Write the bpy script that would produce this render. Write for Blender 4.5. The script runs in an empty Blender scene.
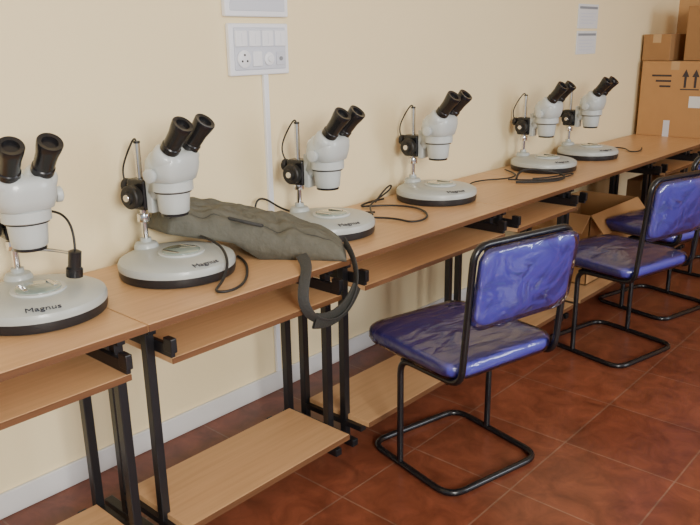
import bpy, bmesh, math, random
from mathutils import Vector, Matrix, noise
random.seed(4)
SC=bpy.context.scene
COL=SC.collection
# ---------------------------------------------------------------- materials
def newmat(name):
    m=bpy.data.materials.new(name); m.use_nodes=True
    nt=m.node_tree; b=nt.nodes['Principled BSDF']; return m,nt,b
def mat(name,col,rough=.5,metal=0,noise_amt=0,nscale=20,bump=0,bscale=80,coat=0,spec=.5):
    m,nt,b=newmat(name)
    b.inputs['Base Color'].default_value=(*col,1)
    b.inputs['Roughness'].default_value=rough; b.inputs['Metallic'].default_value=metal
    b.inputs['Coat Weight'].default_value=coat; b.inputs['Specular IOR Level'].default_value=spec
    tc=nt.nodes.new('ShaderNodeTexCoord')
    if noise_amt:
        n=nt.nodes.new('ShaderNodeTexNoise'); n.inputs['Scale'].default_value=nscale; n.inputs['Detail'].default_value=4
        nt.links.new(tc.outputs['Object'],n.inputs['Vector'])
        r=nt.nodes.new('ShaderNodeMixRGB'); r.inputs[1].default_value=(*[c*(1-noise_amt) for c in col],1)
        r.inputs[2].default_value=(*[min(1,c*(1+noise_amt)) for c in col],1)
        nt.links.new(n.outputs['Fac'],r.inputs[0]); nt.links.new(r.outputs[0],b.inputs['Base Color'])
    if bump:
        n=nt.nodes.new('ShaderNodeTexNoise'); n.inputs['Scale'].default_value=bscale; n.inputs['Detail'].default_value=3
        nt.links.new(tc.outputs['Object'],n.inputs['Vector'])
        bp=nt.nodes.new('ShaderNodeBump'); bp.inputs['Strength'].default_value=bump; bp.inputs['Distance'].default_value=.01
        nt.links.new(n.outputs['Fac'],bp.inputs['Height']); nt.links.new(bp.outputs[0],b.inputs['Normal'])
    return m
M={}
M['wall']=mat('wall_paint',(.90,.76,.47),.75,noise_amt=.03,nscale=1.5,bump=.08,bscale=60)
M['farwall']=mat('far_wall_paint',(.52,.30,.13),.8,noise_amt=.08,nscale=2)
M['ceil']=mat('ceiling_paint',(.85,.83,.78),.8)
M['skirt']=mat('skirting',(.70,.70,.70),.5,noise_amt=.08,nscale=6)
M['black']=mat('black_powdercoat',(.009,.009,.011),.35,bump=.05,bscale=300)
M['tube']=mat('black_tube',(.008,.008,.010),.25)
M['blkplastic']=mat('black_plastic',(.012,.012,.014),.25)
M['rubber']=mat('black_rubber',(.015,.014,.014),.5)
M['grey']=mat('enamel_grey',(.52,.56,.56),.33,coat=.3)
M['greytop']=mat('enamel_light_grey',(.44,.475,.465),.38,coat=.2)
M['band']=mat('base_band',(.015,.015,.018),.4)
M['chrome']=mat('chrome',(.75,.75,.76),.15,metal=1)
M['stage']=mat('stage_glass',(.27,.35,.33),.06,coat=.5)
M['white']=mat('white_plastic',(.84,.86,.92),.35)
M['white2']=mat('switch_grey',(.62,.65,.74),.35)
M['dark']=mat('dark_hole',(.01,.01,.01),.8)
M['paper']=mat('notice_card',(.72,.74,.76),.5)
M['ink']=mat('ink_grey',(.25,.27,.30),.8)
M['label']=mat('label_ink',(.02,.025,.05),.6)
M['card']=mat('cardboard',(.46,.25,.10),.85,noise_amt=.08,nscale=12)
M['card2']=mat('cardboard_dark',(.34,.18,.07),.85,noise_amt=.1,nscale=9)
M['tape']=mat('packing_tape',(.50,.33,.17),.25)
M['print']=mat('box_print',(.05,.04,.04),.8)
M['bag']=mat('bag_fabric',(.108,.105,.082),.7,noise_amt=.25,nscale=25,bump=.5,bscale=45)
M['bagdark']=mat('bag_trim',(.035,.036,.032),.7,bump=.3,bscale=120)
M['strap']=mat('bag_strap_webbing',(.045,.046,.045),.75,bump=.4,bscale=200)
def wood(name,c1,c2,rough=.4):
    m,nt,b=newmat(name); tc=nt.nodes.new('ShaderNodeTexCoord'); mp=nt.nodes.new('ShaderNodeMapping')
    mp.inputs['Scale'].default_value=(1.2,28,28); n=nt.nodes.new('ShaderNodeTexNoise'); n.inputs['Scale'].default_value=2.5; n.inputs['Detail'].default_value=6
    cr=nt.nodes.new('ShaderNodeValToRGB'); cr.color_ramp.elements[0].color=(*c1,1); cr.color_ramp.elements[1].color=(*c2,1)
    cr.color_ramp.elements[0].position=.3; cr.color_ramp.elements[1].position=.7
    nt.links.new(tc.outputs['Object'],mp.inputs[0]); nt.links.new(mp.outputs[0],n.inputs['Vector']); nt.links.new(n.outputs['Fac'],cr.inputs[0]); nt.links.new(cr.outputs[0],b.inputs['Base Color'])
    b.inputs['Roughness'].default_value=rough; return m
M['wood']=wood('beech_laminate',(.54,.315,.15),(.63,.38,.19),.36)
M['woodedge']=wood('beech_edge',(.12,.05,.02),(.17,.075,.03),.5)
def floor_mat():
    m,nt,b=newmat('terracotta_tiles'); tc=nt.nodes.new('ShaderNodeTexCoord')
    mp=nt.nodes.new('ShaderNodeMapping'); mp.inputs['Location'].default_value=(.04,.14,0)
    br=nt.nodes.new('ShaderNodeTexBrick'); br.offset=0; br.inputs['Scale'].default_value=1
    br.inputs['Brick Width'].default_value=.40; br.inputs['Row Height'].default_value=.40; br.inputs['Mortar Size'].default_value=.0032; br.inputs['Mortar Smooth'].default_value=.3
    br.inputs['Color1'].default_value=(.185,.052,.026,1); br.inputs['Color2'].default_value=(.225,.066,.033,1); br.inputs['Mortar'].default_value=(.24,.12,.075,1)
    n=nt.nodes.new('ShaderNodeTexNoise'); n.inputs['Scale'].default_value=9; n.inputs['Detail'].default_value=8; n.inputs['Roughness'].default_value=.65; n.inputs['Distortion'].default_value=.8
    cr=nt.nodes.new('ShaderNodeValToRGB'); cr.color_ramp.elements[0].color=(.56,.55,.56,1); cr.color_ramp.elements[1].color=(1.28,1.33,1.38,1); cr.color_ramp.elements[0].position=.3; cr.color_ramp.elements[1].position=.7
    mx=nt.nodes.new('ShaderNodeMixRGB'); mx.blend_type='MULTIPLY'; mx.inputs[0].default_value=1
    nt.links.new(tc.outputs['Object'],mp.inputs[0]); nt.links.new(mp.outputs[0],br.inputs['Vector']); nt.links.new(tc.outputs['Object'],n.inputs['Vector'])
    nt.links.new(n.outputs['Fac'],cr.inputs[0]); nt.links.new(br.outputs['Color'],mx.inputs[1]); nt.links.new(cr.outputs[0],mx.inputs[2]); nt.links.new(mx.outputs[0],b.inputs['Base Color'])
    b.inputs['Roughness'].default_value=.28
    bp=nt.nodes.new('ShaderNodeBump'); bp.inputs['Strength'].default_value=.25; bp.inputs['Distance'].default_value=.002; bp.invert=True
    nt.links.new(br.outputs['Fac'],bp.inputs['Height']); nt.links.new(bp.outputs[0],b.inputs['Normal'])
    return m
M['floor']=floor_mat()
M['vinyl']=mat('blue_vinyl',(.062,.062,.40),.5,noise_amt=.10,nscale=6)
def plastic_wrap(name,dist,scale,add,rough):
    m,nt,b=newmat(name)
    out=nt.nodes['Material Output']; nt.nodes.remove(b)
    tr=nt.nodes.new('ShaderNodeBsdfTransparent'); tr.inputs[0].default_value=(.97,.97,1,1)
    gl=nt.nodes.new('ShaderNodeBsdfGlossy'); gl.inputs['Roughness'].default_value=rough; gl.inputs['Color'].default_value=(1,1,1,1)
    tc=nt.nodes.new('ShaderNodeTexCoord'); mp=nt.nodes.new('ShaderNodeMapping'); mp.inputs['Scale'].default_value=(1,2.4,1); mp.inputs['Rotation'].default_value=(0,0,.5)
    n=nt.nodes.new('ShaderNodeTexNoise'); n.inputs['Scale'].default_value=scale; n.inputs['Detail'].default_value=3; n.inputs['Distortion'].default_value=.9; n.inputs['Roughness'].default_value=.4
    bp=nt.nodes.new('ShaderNodeBump'); bp.inputs['Strength'].default_value=1; bp.inputs['Distance'].default_value=dist
    fr=nt.nodes.new('ShaderNodeFresnel'); fr.inputs['IOR'].default_value=1.5
    ad=nt.nodes.new('ShaderNodeMath'); ad.operation='ADD'; ad.inputs[1].default_value=add; ad.use_clamp=True
    mx=nt.nodes.new('ShaderNodeMixShader')
    L=nt.links.new
    L(tc.outputs['Object'],mp.inputs[0]); L(mp.outputs[0],n.inputs['Vector']); L(n.outputs['Fac'],bp.inputs['Height'])
    L(bp.outputs[0],gl.inputs['Normal']); L(bp.outputs[0],fr.inputs['Normal']); L(fr.outputs[0],ad.inputs[0]); L(ad.outputs[0],mx.inputs[0])
    L(tr.outputs[0],mx.inputs[1]); L(gl.outputs[0],mx.inputs[2]); L(mx.outputs[0],out.inputs['Surface'])
    return m
M['wrap']=plastic_wrap('clear_plastic_seat_wrap',.012,7,.03,.16)
M['wrapb']=plastic_wrap('clear_plastic_back_wrap',.022,9,.05,.11)
# ---------------------------------------------------------------- geometry helpers
def link(name,me,parent=None,m=None,loc=None,rot=None,smooth=False):
    o=bpy.data.objects.new(name,me); COL.objects.link(o)
    if m is not None: me.materials.append(M[m])
    if parent: o.parent=parent
    if loc: o.location=loc
    if rot: o.rotation_euler=rot
    if smooth:
        for p in me.polygons: p.use_smooth=True
    return o
def empty(name,loc=(0,0,0),rz=0,scale=1):
    e=bpy.data.objects.new(name,None); e.empty_display_size=.1; COL.objects.link(e); e.location=loc; e.rotation_euler=(0,0,rz); e.scale=(scale,)*3; return e
def box(name,lo,hi,m,parent=None,bevel=0,seg=2):
    bm=bmesh.new(); bmesh.ops.create_cube(bm,size=1)
    lo=Vector(lo);hi=Vector(hi)
    for v in bm.verts:
        v.co=Vector([(lo[i]+hi[i])/2+v.co[i]*(hi[i]-lo[i]) for i in range(3)])
    if bevel: bmesh.ops.bevel(bm,geom=list(bm.edges),offset=bevel,segments=seg,affect='EDGES',profile=.5)
    me=bpy.data.meshes.new(name); bm.to_mesh(me); bm.free()
    return link(name,me,parent,m)
def lathe(name,prof,m,parent=None,origin=(0,0,0),axis=(0,0,1),n=40,sx=1,sy=1):
    ax=Vector(axis).normalized(); q=Vector((0,0,1)).rotation_difference(ax)
    bm=bmesh.new(); rings=[]
    for r,h in prof:
        r=max(r,.0004)
        ring=[]
        for i in range(n):
            t=2*math.pi*i/n
            ring.append(bm.verts.new(Vector(origin)+q@Vector((r*math.cos(t)*sx,r*math.sin(t)*sy,h))))
        rings.append(ring)
    for a,b in zip(rings,rings[1:]):
        for i in range(n):
            j=(i+1)%n; bm.faces.new((a[i],a[j],b[j],b[i]))
    bm.faces.new(rings[0][::-1]); bm.faces.new(rings[-1])
    bmesh.ops.recalc_face_normals(bm,faces=bm.faces)
    me=bpy.data.meshes.new(name); bm.to_mesh(me); bm.free()
    o=link(name,me,parent,m)
    for p in me.polygons: p.use_smooth=len(p.vertices)==4
    try: me.set_sharp_from_angle(angle=math.radians(40))
    except Exception: pass
    return o
def cyl(name,a,b,r,m,parent=None,n=24,bev=0):
    a=Vector(a);b=Vector(b); L=(b-a).length
    bev=min(bev,r*.5,L*.3)
    pr=[(r,0),(r,L)] if not bev else [(r-bev,0),(r-bev*.3,bev*.3),(r,bev),(r,L-bev),(r-bev*.3,L-bev*.3),(r-bev,L)]
    return lathe(name,pr,m,parent,a,b-a,n)
def fillet(pts,r,closed=False,seg=6):
    pts=[Vector(p) for p in pts]; out=[]; n=len(pts)
    for i,p in enumerate(pts):
        if not closed and i in (0,n-1): out.append(p); continue
        a=pts[i-1];b=pts[(i+1)%n]; u=(a-p);v=(b-p); rr=min(r,u.length*.48,v.length*.48)
        A=p+u.normalized()*rr; B=p+v.normalized()*rr
        for k in range(seg+1):
            t=k/seg; out.append(A*(1-t)**2+p*2*t*(1-t)+B*t*t)
    return out
def tube(name,pts,r,m,parent=None,closed=False,smooth=False,ribbon=None):
    cu=bpy.data.curves.new(name,'CURVE'); cu.dimensions='3D'
    if smooth:
        sp=cu.splines.new('NURBS'); sp.points.add(len(pts)-1); sp.order_u=4; sp.use_endpoint_u=not closed; sp.resolution_u=8
    else:
        sp=cu.splines.new('POLY'); sp.points.add(len(pts)-1)
    for q,p in zip(sp.points,pts): q.co=(*p,1)
    sp.use_cyclic_u=closed
    if ribbon:
        cu.extrude=ribbon; cu.bevel_depth=r; cu.bevel_resolution=1
    else:
        cu.bevel_depth=r; cu.bevel_resolution=4; cu.use_fill_caps=True
    o=bpy.data.objects.new(name+'_tmp',cu); COL.objects.link(o)
    dg=bpy.context.evaluated_depsgraph_get(); dg.update()
    me=bpy.data.meshes.new_from_object(o.evaluated_get(dg)); me.name=name
    bpy.data.objects.remove(o); 
    me.materials.clear()
    return link(name,me,parent,m,smooth=True)
def text(name,s,size,loc,rot,m,parent,align='CENTER'):
    cu=bpy.data.curves.new(name,'FONT'); cu.body=s; cu.size=size; cu.align_x=align; cu.extrude=.0006
    o=bpy.data.objects.new(name+'_tmp',cu); COL.objects.link(o)
    dg=bpy.context.evaluated_depsgraph_get(); dg.update()
    me=bpy.data.meshes.new_from_object(o.evaluated_get(dg)); bpy.data.objects.remove(o); me.materials.clear(); me.name=name
    return link(name,me,parent,m,loc,rot)
# ---------------------------------------------------------------- room
WY=2.22; FX=6.45
box('floor',(-3,-4,-.05),(FX+.1,WY+.1,0),'floor')
box('wall_back',(-3,WY,0),(FX+.1,WY+.12,2.9),'wall')
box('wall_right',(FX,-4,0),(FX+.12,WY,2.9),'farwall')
box('baseboard_back',(-3,WY-.014,0),(FX,WY,.085),'skirt',bevel=.004)
box('ceiling',(-3,-4,2.9),(FX+.1,WY+.1,2.98),'ceil')
# ---------------------------------------------------------------- tables
YF,YB,ZT=1.63,2.195,.74
def table(x0,x1,il=.03,ir=.03,tray=True):
    e=empty('computer_table',(x0,0,0)); w=x1-x0; g=.002
    box('table_top',(g,YF,ZT-.022),(w-g,YB,ZT),'wood',e,.0015)
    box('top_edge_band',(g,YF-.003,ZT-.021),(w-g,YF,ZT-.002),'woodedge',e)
    for k,(x,s) in enumerate(((il,1),(w-ir,-1))):
        for nme,y in (('front',1.69),('rear',1.90)):
            box('post_%s_%d'%(nme,k),(x-.0135,y-.0135,.02),(x+.0135,y+.0135,ZT-.022),'black',e,.002)
        box('foot_%d'%k,(x-.015,1.64,.0),(x+.015,2.02,.028),'black',e,.003)
        box('top_bar_%d'%k,(x-.0125,1.66,ZT-.047),(x+.0125,2.15,ZT-.022),'black',e,.002)
        box('slide_channel_%d'%k,(x+s*.021-.007,1.60,.636),(x+s*.021+.007,1.98,.672),'black',e,.002)
        box('slide_tab_%d'%k,(x+s*.021-.010,1.592,.650),(x+s*.021+.010,1.63,.692),'black',e,.003)
    if tray:
        box('keyboard_tray',(il+.016,1.60,.618),(w-ir-.016,1.95,.636),'wood',e,.0015)
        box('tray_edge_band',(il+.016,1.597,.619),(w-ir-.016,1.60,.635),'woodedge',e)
    box('lower_shelf',(il+.002,1.575,.10),(w-ir-.016,1.88,.12),'wood',e,.0015)
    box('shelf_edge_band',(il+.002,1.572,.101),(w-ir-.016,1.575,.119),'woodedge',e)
    for k,x in enumerate((il,w-ir)):
        box('shelf_bracket_%d'%k,(x-.014,1.60,.08),(x+.014,1.90,.10),'black',e)
    return e
for a,b,i,j in ((.25,1.00,.03,.065),(1.0,1.80,.03,.06),(1.80,2.85,.03,.05),(2.85,3.53,.03,.03),(3.53,4.67,.03,.03),(4.67,5.35,.03,.03),(5.35,6.35,.03,.03)): table(a,b,i,j,tray=not(3.5<a<4.6))
# ---------------------------------------------------------------- microscopes
def microscope(x,y,deg,s=1.0,lamp=False,dz=0,lab=-25):
    e=empty('stereo_microscope',(x,y,ZT),math.radians(deg),s)
    lathe('base_band',[(.176,0),(.183,.003),(.186,.014),(.186,.030)],'band',e,n=64)
    lathe('base_body',[(.1865,.030),(.187,.042),(.183,.052),(.168,.060),(.13,.068),(.09,.071),(.0,.071)],'greytop',e,n=64)
    lathe('stage_ring',[(.072,.068),(.074,.073),(.072,.077),(.062,.077)],'grey',e,origin=(.02,0,0),n=48)
    lathe('stage_plate',[(.061,.070),(.061,.079),(.059,.080)],'stage',e,origin=(.02,0,0),n=48)
    for sg in (-1,1): 
        box('stage_clip_%d'%(sg+1),(-.02,sg*.040-.005,.080),(.045,sg*.040+.005,.083),'chrome',e,.001)
    P=-.135
    lathe('pillar_foot',[(.040,.050),(.040,.074),(.034,.084),(.018,.088),(.018,.10)],'greytop',e,origin=(P,0,0))
    cyl('pillar',(P,0,.07),(P,0,.415),.010,'chrome',e)
    cyl('pillar_cap',(P,0,.41),(P,0,.418),.011,'blkplastic',e,bev=.002)
    cyl('safety_collar',(P,0,.155),(P,0,.182),.021,'chrome',e,bev=.002)
    z0=dz
    box('focus_holder',(P-.036,-.030,.190+z0),(P+.044,.030,.290+z0),'blkplastic',e,.010,3)
    box('focus_slide',(P+.044,-.024,.185+z0),(P+.070,.024,.315+z0),'grey',e,.005,3)
    for sg in (-1,1):
        lathe('focus_knob_%d'%(sg+1),[(.014,.028),(.014,.036),(.034,.038),(.038,.043),(.038,.064),(.034,.068),(.022,.069),(.020,.078),(.0,.078)],'rubber',e,origin=(P+.012,0,.238+z0),axis=(0,sg,0),n=32)
        lathe('knob_cap_%d'%(sg+1),[(.012,.078),(.011,.0795),(0,.0795)],'chrome',e,origin=(P+.012,0,.238+z0),axis=(0,sg,0),n=32)
    lathe('clamp_knob',[(.009,.0),(.009,.014),(.020,.016),(.023,.020),(.023,.034),(.018,.038),(0,.038)],'rubber',e,origin=(P-.034,0,.262+z0),axis=(-1,0,0),n=24)
    bm=bmesh.new(); secs=[]
    for px,pz,hw,hh in ((P+.055,.255,.024,.044),(P+.078,.265,.026,.036),(-.025,.272,.036,.028),(.0,.278,.052,.020)):
        ring=[]
        for k in range(16):
            t=2*math.pi*k/16; c,s_=math.cos(t),math.sin(t)
            ring.append(bm.verts.new((px,hw*math.copysign(abs(c)**.6,c),z0+pz+hh*math.copysign(abs(s_)**.6,s_))))
        secs.append(ring)
    for a,b in zip(secs,secs[1:]):
        for k in range(16): bm.faces.new((a[k],a[(k+1)%16],b[(k+1)%16],b[k]))
    bm.faces.new(secs[0]); bm.faces.new(secs[-1]); bmesh.ops.recalc_face_normals(bm,faces=bm.faces)
    me=bpy.data.meshes.new('arm'); bm.to_mesh(me); bm.free(); link('arm',me,e,'grey',smooth=True)
    hx=.006
    H_=lambda L:[(r*1.16,h+z0) for r,h in L]
    lathe('head_ring',H_([(.050,.262),(.056,.266),(.056,.294),(.050,.298)]),'grey',e,origin=(hx,0,0))
    lathe('ring_groove',H_([(.0505,.2595),(.0505,.2625)]),'blkplastic',e,origin=(hx,0,0))
    lathe('objective',H_([(.030,.192),(.037,.193),(.041,.198),(.043,.225),(.046,.2595)]),'grey',e,origin=(hx,0,0))
    lathe('objective_trim',H_([(.034,.184),(.037,.185),(.037,.196)]),'blkplastic',e,origin=(hx,0,0))
    bm=bmesh.new(); secs=[]
    for px,pz,ax_,ay_ in ((hx,.292,.052,.056),(hx,.300,.065,.072),(hx+.002,.325,.070,.080),(hx+.008,.355,.068,.081),(hx+.018,.380,.058,.074),(hx+.026,.392,.042,.060)):
        ring=[]
        for k in range(32):
            t=2*math.pi*k/32; c,s_=math.cos(t),math.sin(t)
            ring.append(bm.verts.new((px+ax_*math.copysign(abs(c)**.7,c),ay_*math.copysign(abs(s_)**.7,s_),z0+pz+(.25*ax_*c if pz>.35 else 0)*-.6)))
        secs.append(ring)
    for a,b in zip(secs,secs[1:]):
        for k in range(32): bm.faces.new((a[k],a[(k+1)%32],b[(k+1)%32],b[k]))
    bm.faces.new(secs[0]); bm.faces.new(secs[-1]); bmesh.ops.recalc_face_normals(bm,faces=bm.faces)
    me=bpy.data.meshes.new('zoom_body'); bm.to_mesh(me); bm.free(); link('zoom_body',me,e,'grey',smooth=True)
    for sg in (-1,1):
        lathe('zoom_knob_%d'%(sg+1),[(.010,.070),(.010,.083),(.020,.084),(.022,.087),(.022,.099),(.018,.102),(0,.102)],'grey',e,origin=(hx,0,.322+z0),axis=(0,sg,0),n=24)
        d=Vector((math.sin(math.radians(40)),.05*sg,math.cos(math.radians(40)))).normalized()
        o0=Vector((hx+.002,sg*.040,.348+z0))
        lathe('prism_housing_%d'%(sg+1),[(.030,0),(.042,.008),(.044,.03),(.042,.050),(.034,.058),(.027,.060)],'grey',e,origin=o0,axis=d)
        lathe('eyepiece_%d'%(sg+1),[(.025,.056),(.025,.062),(.030,.064),(.030,.082),(.0272,.085),(.028,.125),(.032,.150),(.0335,.168),(.032,.171),(.021,.169),(.019,.159)],'blkplastic',e,origin=o0,axis=d)
    tube('lamp_cable',[(P,0,.405),(P-.003,0,.435),(P-.035,.01,.41),(P-.075,.01,.35),(P-.085,.0,.30),(P-.06,0,.26),(P-.03,0,.24)],.0032,'rubber',e,smooth=True)
    ang=math.radians(lab)
    text('maker_label','Magnus',.030,(.174*math.cos(ang),.174*math.sin(ang),.0610),(math.radians(14),0,ang+math.pi/2),'label',e)
    if lamp:
        tube('lamp_stalk',[(P,0,.15),(-.08,.06,.16),(-.03,.10,.15),(.01,.11,.15)],.005,'chrome',e,smooth=True)
        lathe('spot_lamp',[(.008,0),(.018,.005),(.018,.05),(.023,.055),(.023,.078),(.014,.078)],'blkplastic',e,origin=(.03,.11,.165),axis=(-.1,-.1,-1))
        tube('spot_cable',[(.03,.11,.165),(.02,.12,.24),(-.04,.10,.28),(-.10,.05,.26),(P,.03,.24)],.0035,'rubber',e,smooth=True)
    return e
microscope(.86,1.95,-96,1.0,True,lab=-14)
microscope(1.335,1.96,-79,dz=.008,lab=-15)
microscope(2.03,1.95,-82,dz=-.015,lab=-25)
microscope(2.80,1.98,-88,lab=-25)
microscope(3.85,1.985,-90,.98)
microscope(4.42,1.985,-90,.98)
def cable(pts,r=.004):
    P=[(x,y,z) for x,y,z in pts]; e=empty('power_cable',P[0]); tube('cord',[Vector(p)-Vector(P[0]) for p in P],r,'rubber',e,smooth=True); return e
z=ZT+.008
cable([(1.44,1.97,z+.09),(1.44,1.88,z+.085),(1.40,1.79,z+.075),(1.38,1.755,z+.04),(1.33,1.73,z),(1.26,1.69,z),(1.30,1.65,z),(1.38,1.68,z),(1.46,1.76,z),(1.54,1.86,z),(1.56,1.93,z)],.0045)
cable([(2.28,1.96,z),(2.36,1.86,z),(2.30,1.77,z),(2.40,1.74,z),(2.52,1.82,z),(2.58,1.95,z),(2.50,2.08,z),(2.40,2.12,z),(2.48,2.16,z),(2.62,2.15,z)],.0045)
cable([(2.50,2.10,z+.01),(2.62,2.12,z+.08),(2.70,2.14,z+.05),(2.58,2.16,z),(2.42,2.08,z+.01),(2.34,1.98,z)])
cable([(1.86,2.17,z+.02),(1.84,2.17,z+.12),(1.90,2.16,z+.13),(1.97,2.16,z+.06),(2.16,2.16,z),(2.3,2.1,z),(2.38,2.0,z)])
cable([(3.05,1.95,z),(3.15,2.05,z),(3.3,2.06,z),(3.38,1.98,z),(3.5,1.95,z),(3.6,2.02,z),(3.66,2.12,z)])
cable([(3.50,1.86,z),(3.58,1.80,z),(3.72,1.79,z),(3.8,1.77,z),(3.7,1.74,z),(3.55,1.76,z),(3.45,1.84,z),(3.40,1.95,z)])
cable([(3.40,1.90,z+.01),(3.50,1.95,z+.05),(3.62,1.84,z+.03),(3.66,1.76,z+.01),(3.58,1.71,z),(3.45,1.76,z),(3.36,1.88,z)],.006)
cable([(4.62,2.02,z),(4.75,2.06,z),(4.9,2.0,z),(4.85,1.9,z),(4.7,1.84,z),(4.78,1.78,z),(4.95,1.85,z)])
# ---------------------------------------------------------------- bag
def bag():
    e=empty('laptop_bag',(1.65,1.9,ZT))
    NS,NT=60,36
    def spot(s,t):
        fr=(Vector((1.38,2.07,.100))*(1-s)**2+Vector((1.60,1.90,0.045))*2*s*(1-s)+Vector((1.765,1.610,0.0))*s*s)
        bk=(Vector((1.38,2.19,.105))*(1-s)**2+Vector((1.91,2.25,.03))*2*s*(1-s)+Vector((1.87,1.71,0.0))*s*s)
        return fr*(1-t)+bk*t
    bm=bmesh.new(); top=[];bot=[]
    for i in range(NS+1):
        rt=[];rb=[]
        for j in range(NT+1):
            s=i/NS;t=j/NT; p=spot(s,t)
            ps=1-abs(2*s-1)**6; pt=1-abs(2*t-1)**4
            edge=max(0,ps)**.5*max(0,pt)**.5
            th=.10*edge*(1-.30*s)
            w=noise.noise(Vector((s*7,t*3,0)))*.018+noise.noise(Vector((s*16,t*7,3)))*.010+abs(noise.noise(Vector((s*5+t*3,t*9,9))))*-.022
            for g,dp in ((.14,.012),(.50+.06*s,.009),(.84,.012)): w-=dp*math.exp(-((t-g)/.022)**2)
            w-=.008*math.exp(-((s-.64)/.015)**2)
            hz=p.z+th+w*edge+.010+.02*t*(1-s)*edge
            if hz<.010: hz=.010
            # sag: the part beyond the microscope base rests on the table
            low=p.z-.004*edge
            if s>.38: low=max(.001,low-(.045*min(1,(s-.38)/.15)))
            rt.append(bm.verts.new((p.x-1.65,min(p.y,2.205)-1.9,hz)))
            rb.append(bm.verts.new((p.x-1.65,min(p.y,2.205)-1.9,low)))
        top.append(rt);bot.append(rb)
    for i in range(NS):
        for j in range(NT):
            bm.faces.new((top[i][j],top[i+1][j],top[i+1][j+1],top[i][j+1]))
            bm.faces.new((bot[i][j],bot[i][j+1],bot[i+1][j+1],bot[i+1][j]))
    for i in range(NS):
        bm.faces.new((top[i][0],bot[i][0],bot[i+1][0],top[i+1][0])); bm.faces.new((top[i][NT],top[i+1][NT],bot[i+1][NT],bot[i][NT]))
    for j in range(NT):
        bm.faces.new((top[0][j],top[0][j+1],bot[0][j+1],bot[0][j])); bm.faces.new((top[NS][j],bot[NS][j],bot[NS][j+1],top[NS][j+1]))
    bmesh.ops.recalc_face_normals(bm,faces=bm.faces)
    co=[[v.co.copy() for v in r] for r in top]
    me=bpy.data.meshes.new('bag_body'); bm.to_mesh(me); bm.free(); link('bag_body',me,e,'bag',smooth=True)
    def along(t,s0=.03,s1=.97,dz=.0):
        return [co[i][int(round(t*NT))]+Vector((0,0,dz)) for i in range(NS+1) if s0<=i/NS<=s1]
    tube('zip_piping_1',along(.14),.0025,'bagdark',e)
    tube('zip_piping_2',along(.84),.0025,'bagdark',e)
    O=Vector((1.65,1.9,ZT))
    pts=[(1.82,1.67,.79),(1.795,1.62,.775),(1.785,1.585,.73),(1.775,1.575,.66),(1.72,1.565,.595),(1.64,1.56,.572),(1.56,1.565,.60),(1.52,1.57,.655),(1.525,1.58,.70),(1.56,1.60,.745),(1.61,1.64,.765),(1.64,1.70,.775)]
    tube('shoulder_strap',[Vector(p)-O for p in pts],.002,'strap',e,smooth=True,ribbon=.017)
    tube('strap_pad',[Vector(p)-O for p in pts[3:7]],.005,'bagdark',e,smooth=True,ribbon=.022)
    tube('carry_handle',[co[22][4],co[24][2]+Vector((0,-.03,.02)),co[30][2]+Vector((0,-.035,.015)),co[33][4]],.006,'strap',e,smooth=True)
    return e
bag()
# ---------------------------------------------------------------- chairs
def rsq(w,d,r,n=8):
    P=[]
    for cx,cy,a0 in ((w-r,d-r,0),(-w+r,d-r,90),(-w+r,-d+r,180),(w-r,-d+r,270)):
        for k in range(n+1):
            t=math.radians(a0+90*k/n); P.append((cx+r*math.cos(t),cy+r*math.sin(t)))
    return P
def cushion(name,w,d,r,th,m,parent,dome=.012,wr=0,M4=None,grow=0):
    bm=bmesh.new(); prof=[(0,.0,.93),(0.0,.06,.97),(.0,.3,1),(.0,.7,1),(0,.9,.975),(0,1,.93)]
    rings=[]
    for _,h,s in prof:
        rings.append([(x*s*(1+grow),y*s*(1+grow),th*h+(grow*.1 if h>.5 else -grow*.1)) for x,y in rsq(w,d,r)])
    for s in (.8,.6,.4,.2):
        rings.append([(x*s,y*s,th+grow*.1+dome*(1-s*s)) for x,y in rsq(w,d,r)])
    low=[[(x*s,y*s,-grow*.1) for x,y in rsq(w,d,r)] for s in (.5,)]
    rings=low+rings
    R_=[]
    for ring in rings:
        q=[]
        for c in ring:
            v=Vector(c)
            if wr: 
                nn=noise.noise(v*12)*wr+noise.noise(v*30)*wr*.4; v=v+Vector((nn*.6,nn*.6,nn))
            if M4: v=M4(v)
            q.append(bm.verts.new(v))
        R_.append(q)
    n=len(R_[0])
    for a,b in zip(R_,R_[1:]):
        for i in range(n): bm.faces.new((a[i],a[(i+1)%n],b[(i+1)%n],b[i]))
    bm.faces.new(R_[0][::-1]); bm.faces.new(R_[-1]); bmesh.ops.recalc_face_normals(bm,faces=bm.faces)
    me=bpy.data.meshes.new(name); bm.to_mesh(me); bm.free(); return link(name,me,parent,m,smooth=True)
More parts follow.
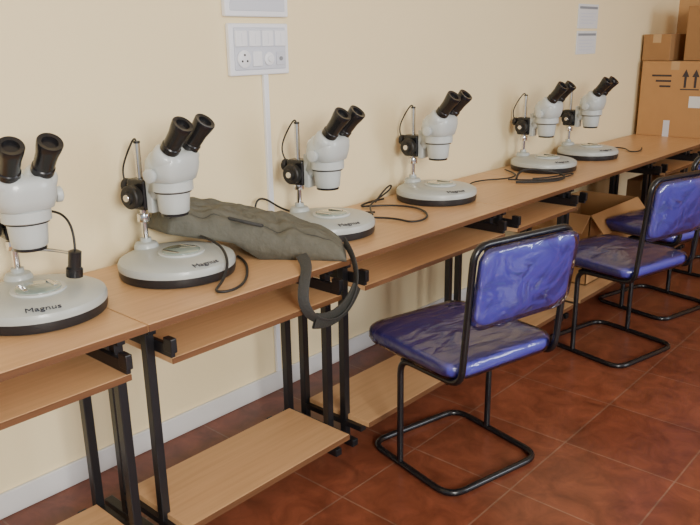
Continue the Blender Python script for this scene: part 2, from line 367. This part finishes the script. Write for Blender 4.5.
def chair(x,y,deg):
    e=empty('office_chair',(x,y,0),math.radians(deg))
    o=cushion('seat_pad',.235,.235,.07,.05,'vinyl',e,dome=.014); o.location=(0,.01,.435)
    o=cushion('seat_plastic_cover',.238,.238,.07,.054,'wrap',e,dome=.016,wr=.003,grow=.018); o.location=(0,.01,.4335)
    box('seat_board',(-.20,-.19,.422),(.20,.21,.435),'black',e,.004)
    def bw(v): 
        return Vector((v.x, -.243-.030*((v.y+.11)/.22)-.02+.10*v.x*v.x*2.2- v.z, .745+v.y))
    cushion('back_pad',.205,.118,.045,.026,'vinyl',e,dome=.006,M4=bw)
    cushion('back_plastic_cover',.208,.128,.045,.030,'wrapb',e,dome=.008,wr=.005,M4=bw,grow=.018)
    r=.0115; W=.215
    side=lambda s:[(s*W,.06,.02),(s*W,.06,.415),(s*W,-.235,.425),(s*W,-.275,.880)]
    path=side(-1)+side(1)[::-1]
    tube('main_frame_tube',fillet(path,.055),r,'tube',e)
    tube('floor_loop',fillet([(-W,-.20,.0125),(W,-.20,.0125),(W,.23,.0125),(-W,.23,.0125)],.07,closed=True),r,'tube',e,closed=True)
    tube('under_seat_bar_front',[(-W,.05,.410),(W,.05,.410)],r*.9,'tube',e)
    tube('under_seat_bar_rear',[(-W,-.17,.415),(W,-.17,.415)],r*.9,'tube',e)
    return e
chair(2.03,1.325,-13); chair(3.35,1.31,-13); chair(4.08,1.37,-14); chair(4.95,1.30,-10)
# ---------------------------------------------------------------- wall fittings
def switch_board():
    e=empty('switch_board',(1.945,WY,1.428)); x=.148;h=.094
    box('plate',(-x,-.022,-h),(x,0,h),'white',e,.006,3)
    box('module_frame',(-x+.02,-.026,-h+.02),(x-.02,-.020,h-.015),'white2',e,.004)
    for k in range(4):
        cx=-.098+k*.065
        box('rocker_%d'%k,(cx-.028,-.034,.01),(cx+.028,-.024,.068),'white',e,.004)
        box('rocker_gap_%d'%k,(cx-.001,-.0345,.02),(cx+.001,-.033,.058),'white2',e)
    lathe('socket_face',[(.030,.0),(.032,.008),(.028,.010)],'white',e,origin=(-.088,-.024,-.033),axis=(0,-1,0))
    for a,(dx,dz) in enumerate(((0,.014),(-.012,-.008),(.012,-.008))):
        cyl('socket_hole_%d'%a,(-.088+dx,-.0335,-.033+dz),(-.088+dx,-.0352,-.033+dz),.0042,'dark',e,n=12)
    box('rocker_socket',(-.045,-.034,-.062),(.0,-.024,-.006),'white',e,.004)
    lathe('regulator',[(.024,0),(.024,.010),(.012,.012),(.011,.020)],'white',e,origin=(.035,-.024,-.035),axis=(0,-1,0))
    box('indicator',(.075,-.032,-.06),(.115,-.024,-.01),'white2',e,.003)
    cyl('indicator_lamp',(.095,-.030,-.035),(.095,-.036,-.035),.008,'ink',e,n=16)
switch_board()
e=empty('junction_box',(1.94,WY,1.62)); box('cover',(-.155,-.025,-.075),(.155,0,.075),'white',e,.006,3); box('recess',(-.135,-.027,-.055),(.135,-.024,.055),'white2',e,.002)
e=empty('cable_conduit',(1.975,WY,0)); box('channel',(-.012,-.016,.086),(.012,0,1.334),'white',e,.003)
for nm,z0,z1 in (('notice_card',1.51,1.66),('notice_card',1.35,1.495)):
    e=empty(nm,(4.79,WY,(z0+z1)/2)); h=(z1-z0)/2
    box('card',(-.145,-.006,-h),(.145,0,h),'paper',e,.002)
    box('frame_top',(-.13,-.0075,h-.03),(.13,-.005,h-.015),'ink',e)
    for k in range(4): box('line_%d'%k,(-.11,-.0072,h-.055-k*.02),(.11-.03*(k%2),-.0055,h-.060-k*.02),'white2',e)
# ---------------------------------------------------------------- cardboard boxes
def carton(x0,x1,y0,y1,z0,z1,m='card',arrows=False,open_=False,rz=0):
    e=empty('cardboard_box',((x0+x1)/2,(y0+y1)/2,z0),rz); w=(x1-x0)/2;d=(y1-y0)/2;h=z1-z0
    if not open_:
        box('body',(-w,-d,0),(w,d,h),m,e,.004)
        box('tape_top',(-w-.001,-.03,h-.06),(w+.001,.03,h+.001),'tape',e)
        box('flap_gap',(-w*.98,-.001,h),(w*.98,.001,h+.0015),'print',e)
    else:
        t=.005
        box('side_a',(-w,-d,0),(-w+t,d,h),m,e);box('side_b',(w-t,-d,0),(w,d,h),m,e)
        box('side_c',(-w,-d,0),(w,-d+t,h),m,e);box('side_d',(-w,d-t,0),(w,d,h),m,e);box('bottom',(-w,-d,0),(w,d,t),m,e)
        o=box('flap_front',(-w,-.13,0),(w,0,t),m,e); o.location=(0,-d,h); o.rotation_euler=(math.radians(50),0,0)
        o=box('flap_left',(-.13,-d,0),(0,d,t),m,e); o.location=(-w,0,h); o.rotation_euler=(0,math.radians(-40),0)
    if arrows:
        def arrow(cy):
            box('arrow_stem',(-w-.0015,cy-.008,h*.66),(-w,cy+.008,h*.80),'print',e)
            bm=bmesh.new(); v=[bm.verts.new((-w-.0015,cy+a,b)) for a,b in ((-.025,h*.80),(.025,h*.80),(0,h*.90))]; bm.faces.new(v)
            me=bpy.data.meshes.new('arrow_head'); bm.to_mesh(me); bm.free(); link('arrow_head',me,e,'print')
        arrow(-.08); arrow(-.15); box('arrow_base',(-w-.0015,-.18,h*.63),(-w,-.05,h*.645),'print',e)
        for k in range(3): box('print_line_%d'%k,(-w-.0015,.02,h*(.80-.07*k)),(-w,.16-.03*k,h*(.825-.07*k)),'print',e)
        box('shipping_label',(-w-.0015,-.20,h*.40),(-w,-.12,h*.55),'paper',e)
        box('tape_strip',(-w-.001,.0,0),(-w+.001,.045,h*.22),'white2',e)
    return e
carton(5.69,6.20,1.70,2.18,ZT,1.28,arrows=True)
carton(5.78,6.20,1.50,1.92,1.283,1.66,'card2')
carton(5.72,6.05,2.0,2.2,1.282,1.47,'card2')
carton(3.80,4.45,1.66,2.02,.121,.52,'card',open_=True)
carton(4.78,5.25,1.62,1.86,.121,.56,'card2')
# ---------------------------------------------------------------- light
w=bpy.data.worlds.new('world'); SC.world=w; w.use_nodes=True; bg=w.node_tree.nodes['Background']; bg.inputs[0].default_value=(.90,.94,1,1); bg.inputs[1].default_value=.6
def area(name,loc,target,size,sizey,power,col):
    l=bpy.data.lights.new(name,'AREA'); l.shape='RECTANGLE'; l.size=size; l.size_y=sizey; l.energy=power; l.color=col
    o=bpy.data.objects.new(name,l); COL.objects.link(o); o.location=loc
    o.rotation_euler=(Vector(target)-Vector(loc)).to_track_quat('-Z','Y').to_euler(); return o
area('window_light_main',(-.6,-2.6,2.1),(1.5,2.2,1.1),1.3,1.1,225,(1,.96,.88))
area('window_light_side',(4.2,-3.2,1.9),(3.6,2.0,.8),1.8,1.4,85,(.9,.95,1))
# ---------------------------------------------------------------- camera
f=740.;a=math.radians(42.1);p=math.radians(16.6);roll=math.radians(0.9);H=1.45
F=Vector((math.cos(a)*math.cos(p),math.sin(a)*math.cos(p),-math.sin(p)))
R=Vector((math.sin(a),-math.cos(a),0));U=R.cross(F)
c,s=math.cos(roll),math.sin(roll)
U2=U*c+R*s; R2=R*c-U*s
cd=bpy.data.cameras.new('camera');co=bpy.data.objects.new('camera',cd);COL.objects.link(co)
m=Matrix((R2,U2,-F)).transposed().to_4x4();m.translation=Vector((0,0,H));co.matrix_world=m
cd.sensor_width=36;cd.lens=f/700*36;cd.clip_start=.05
SC.camera=co
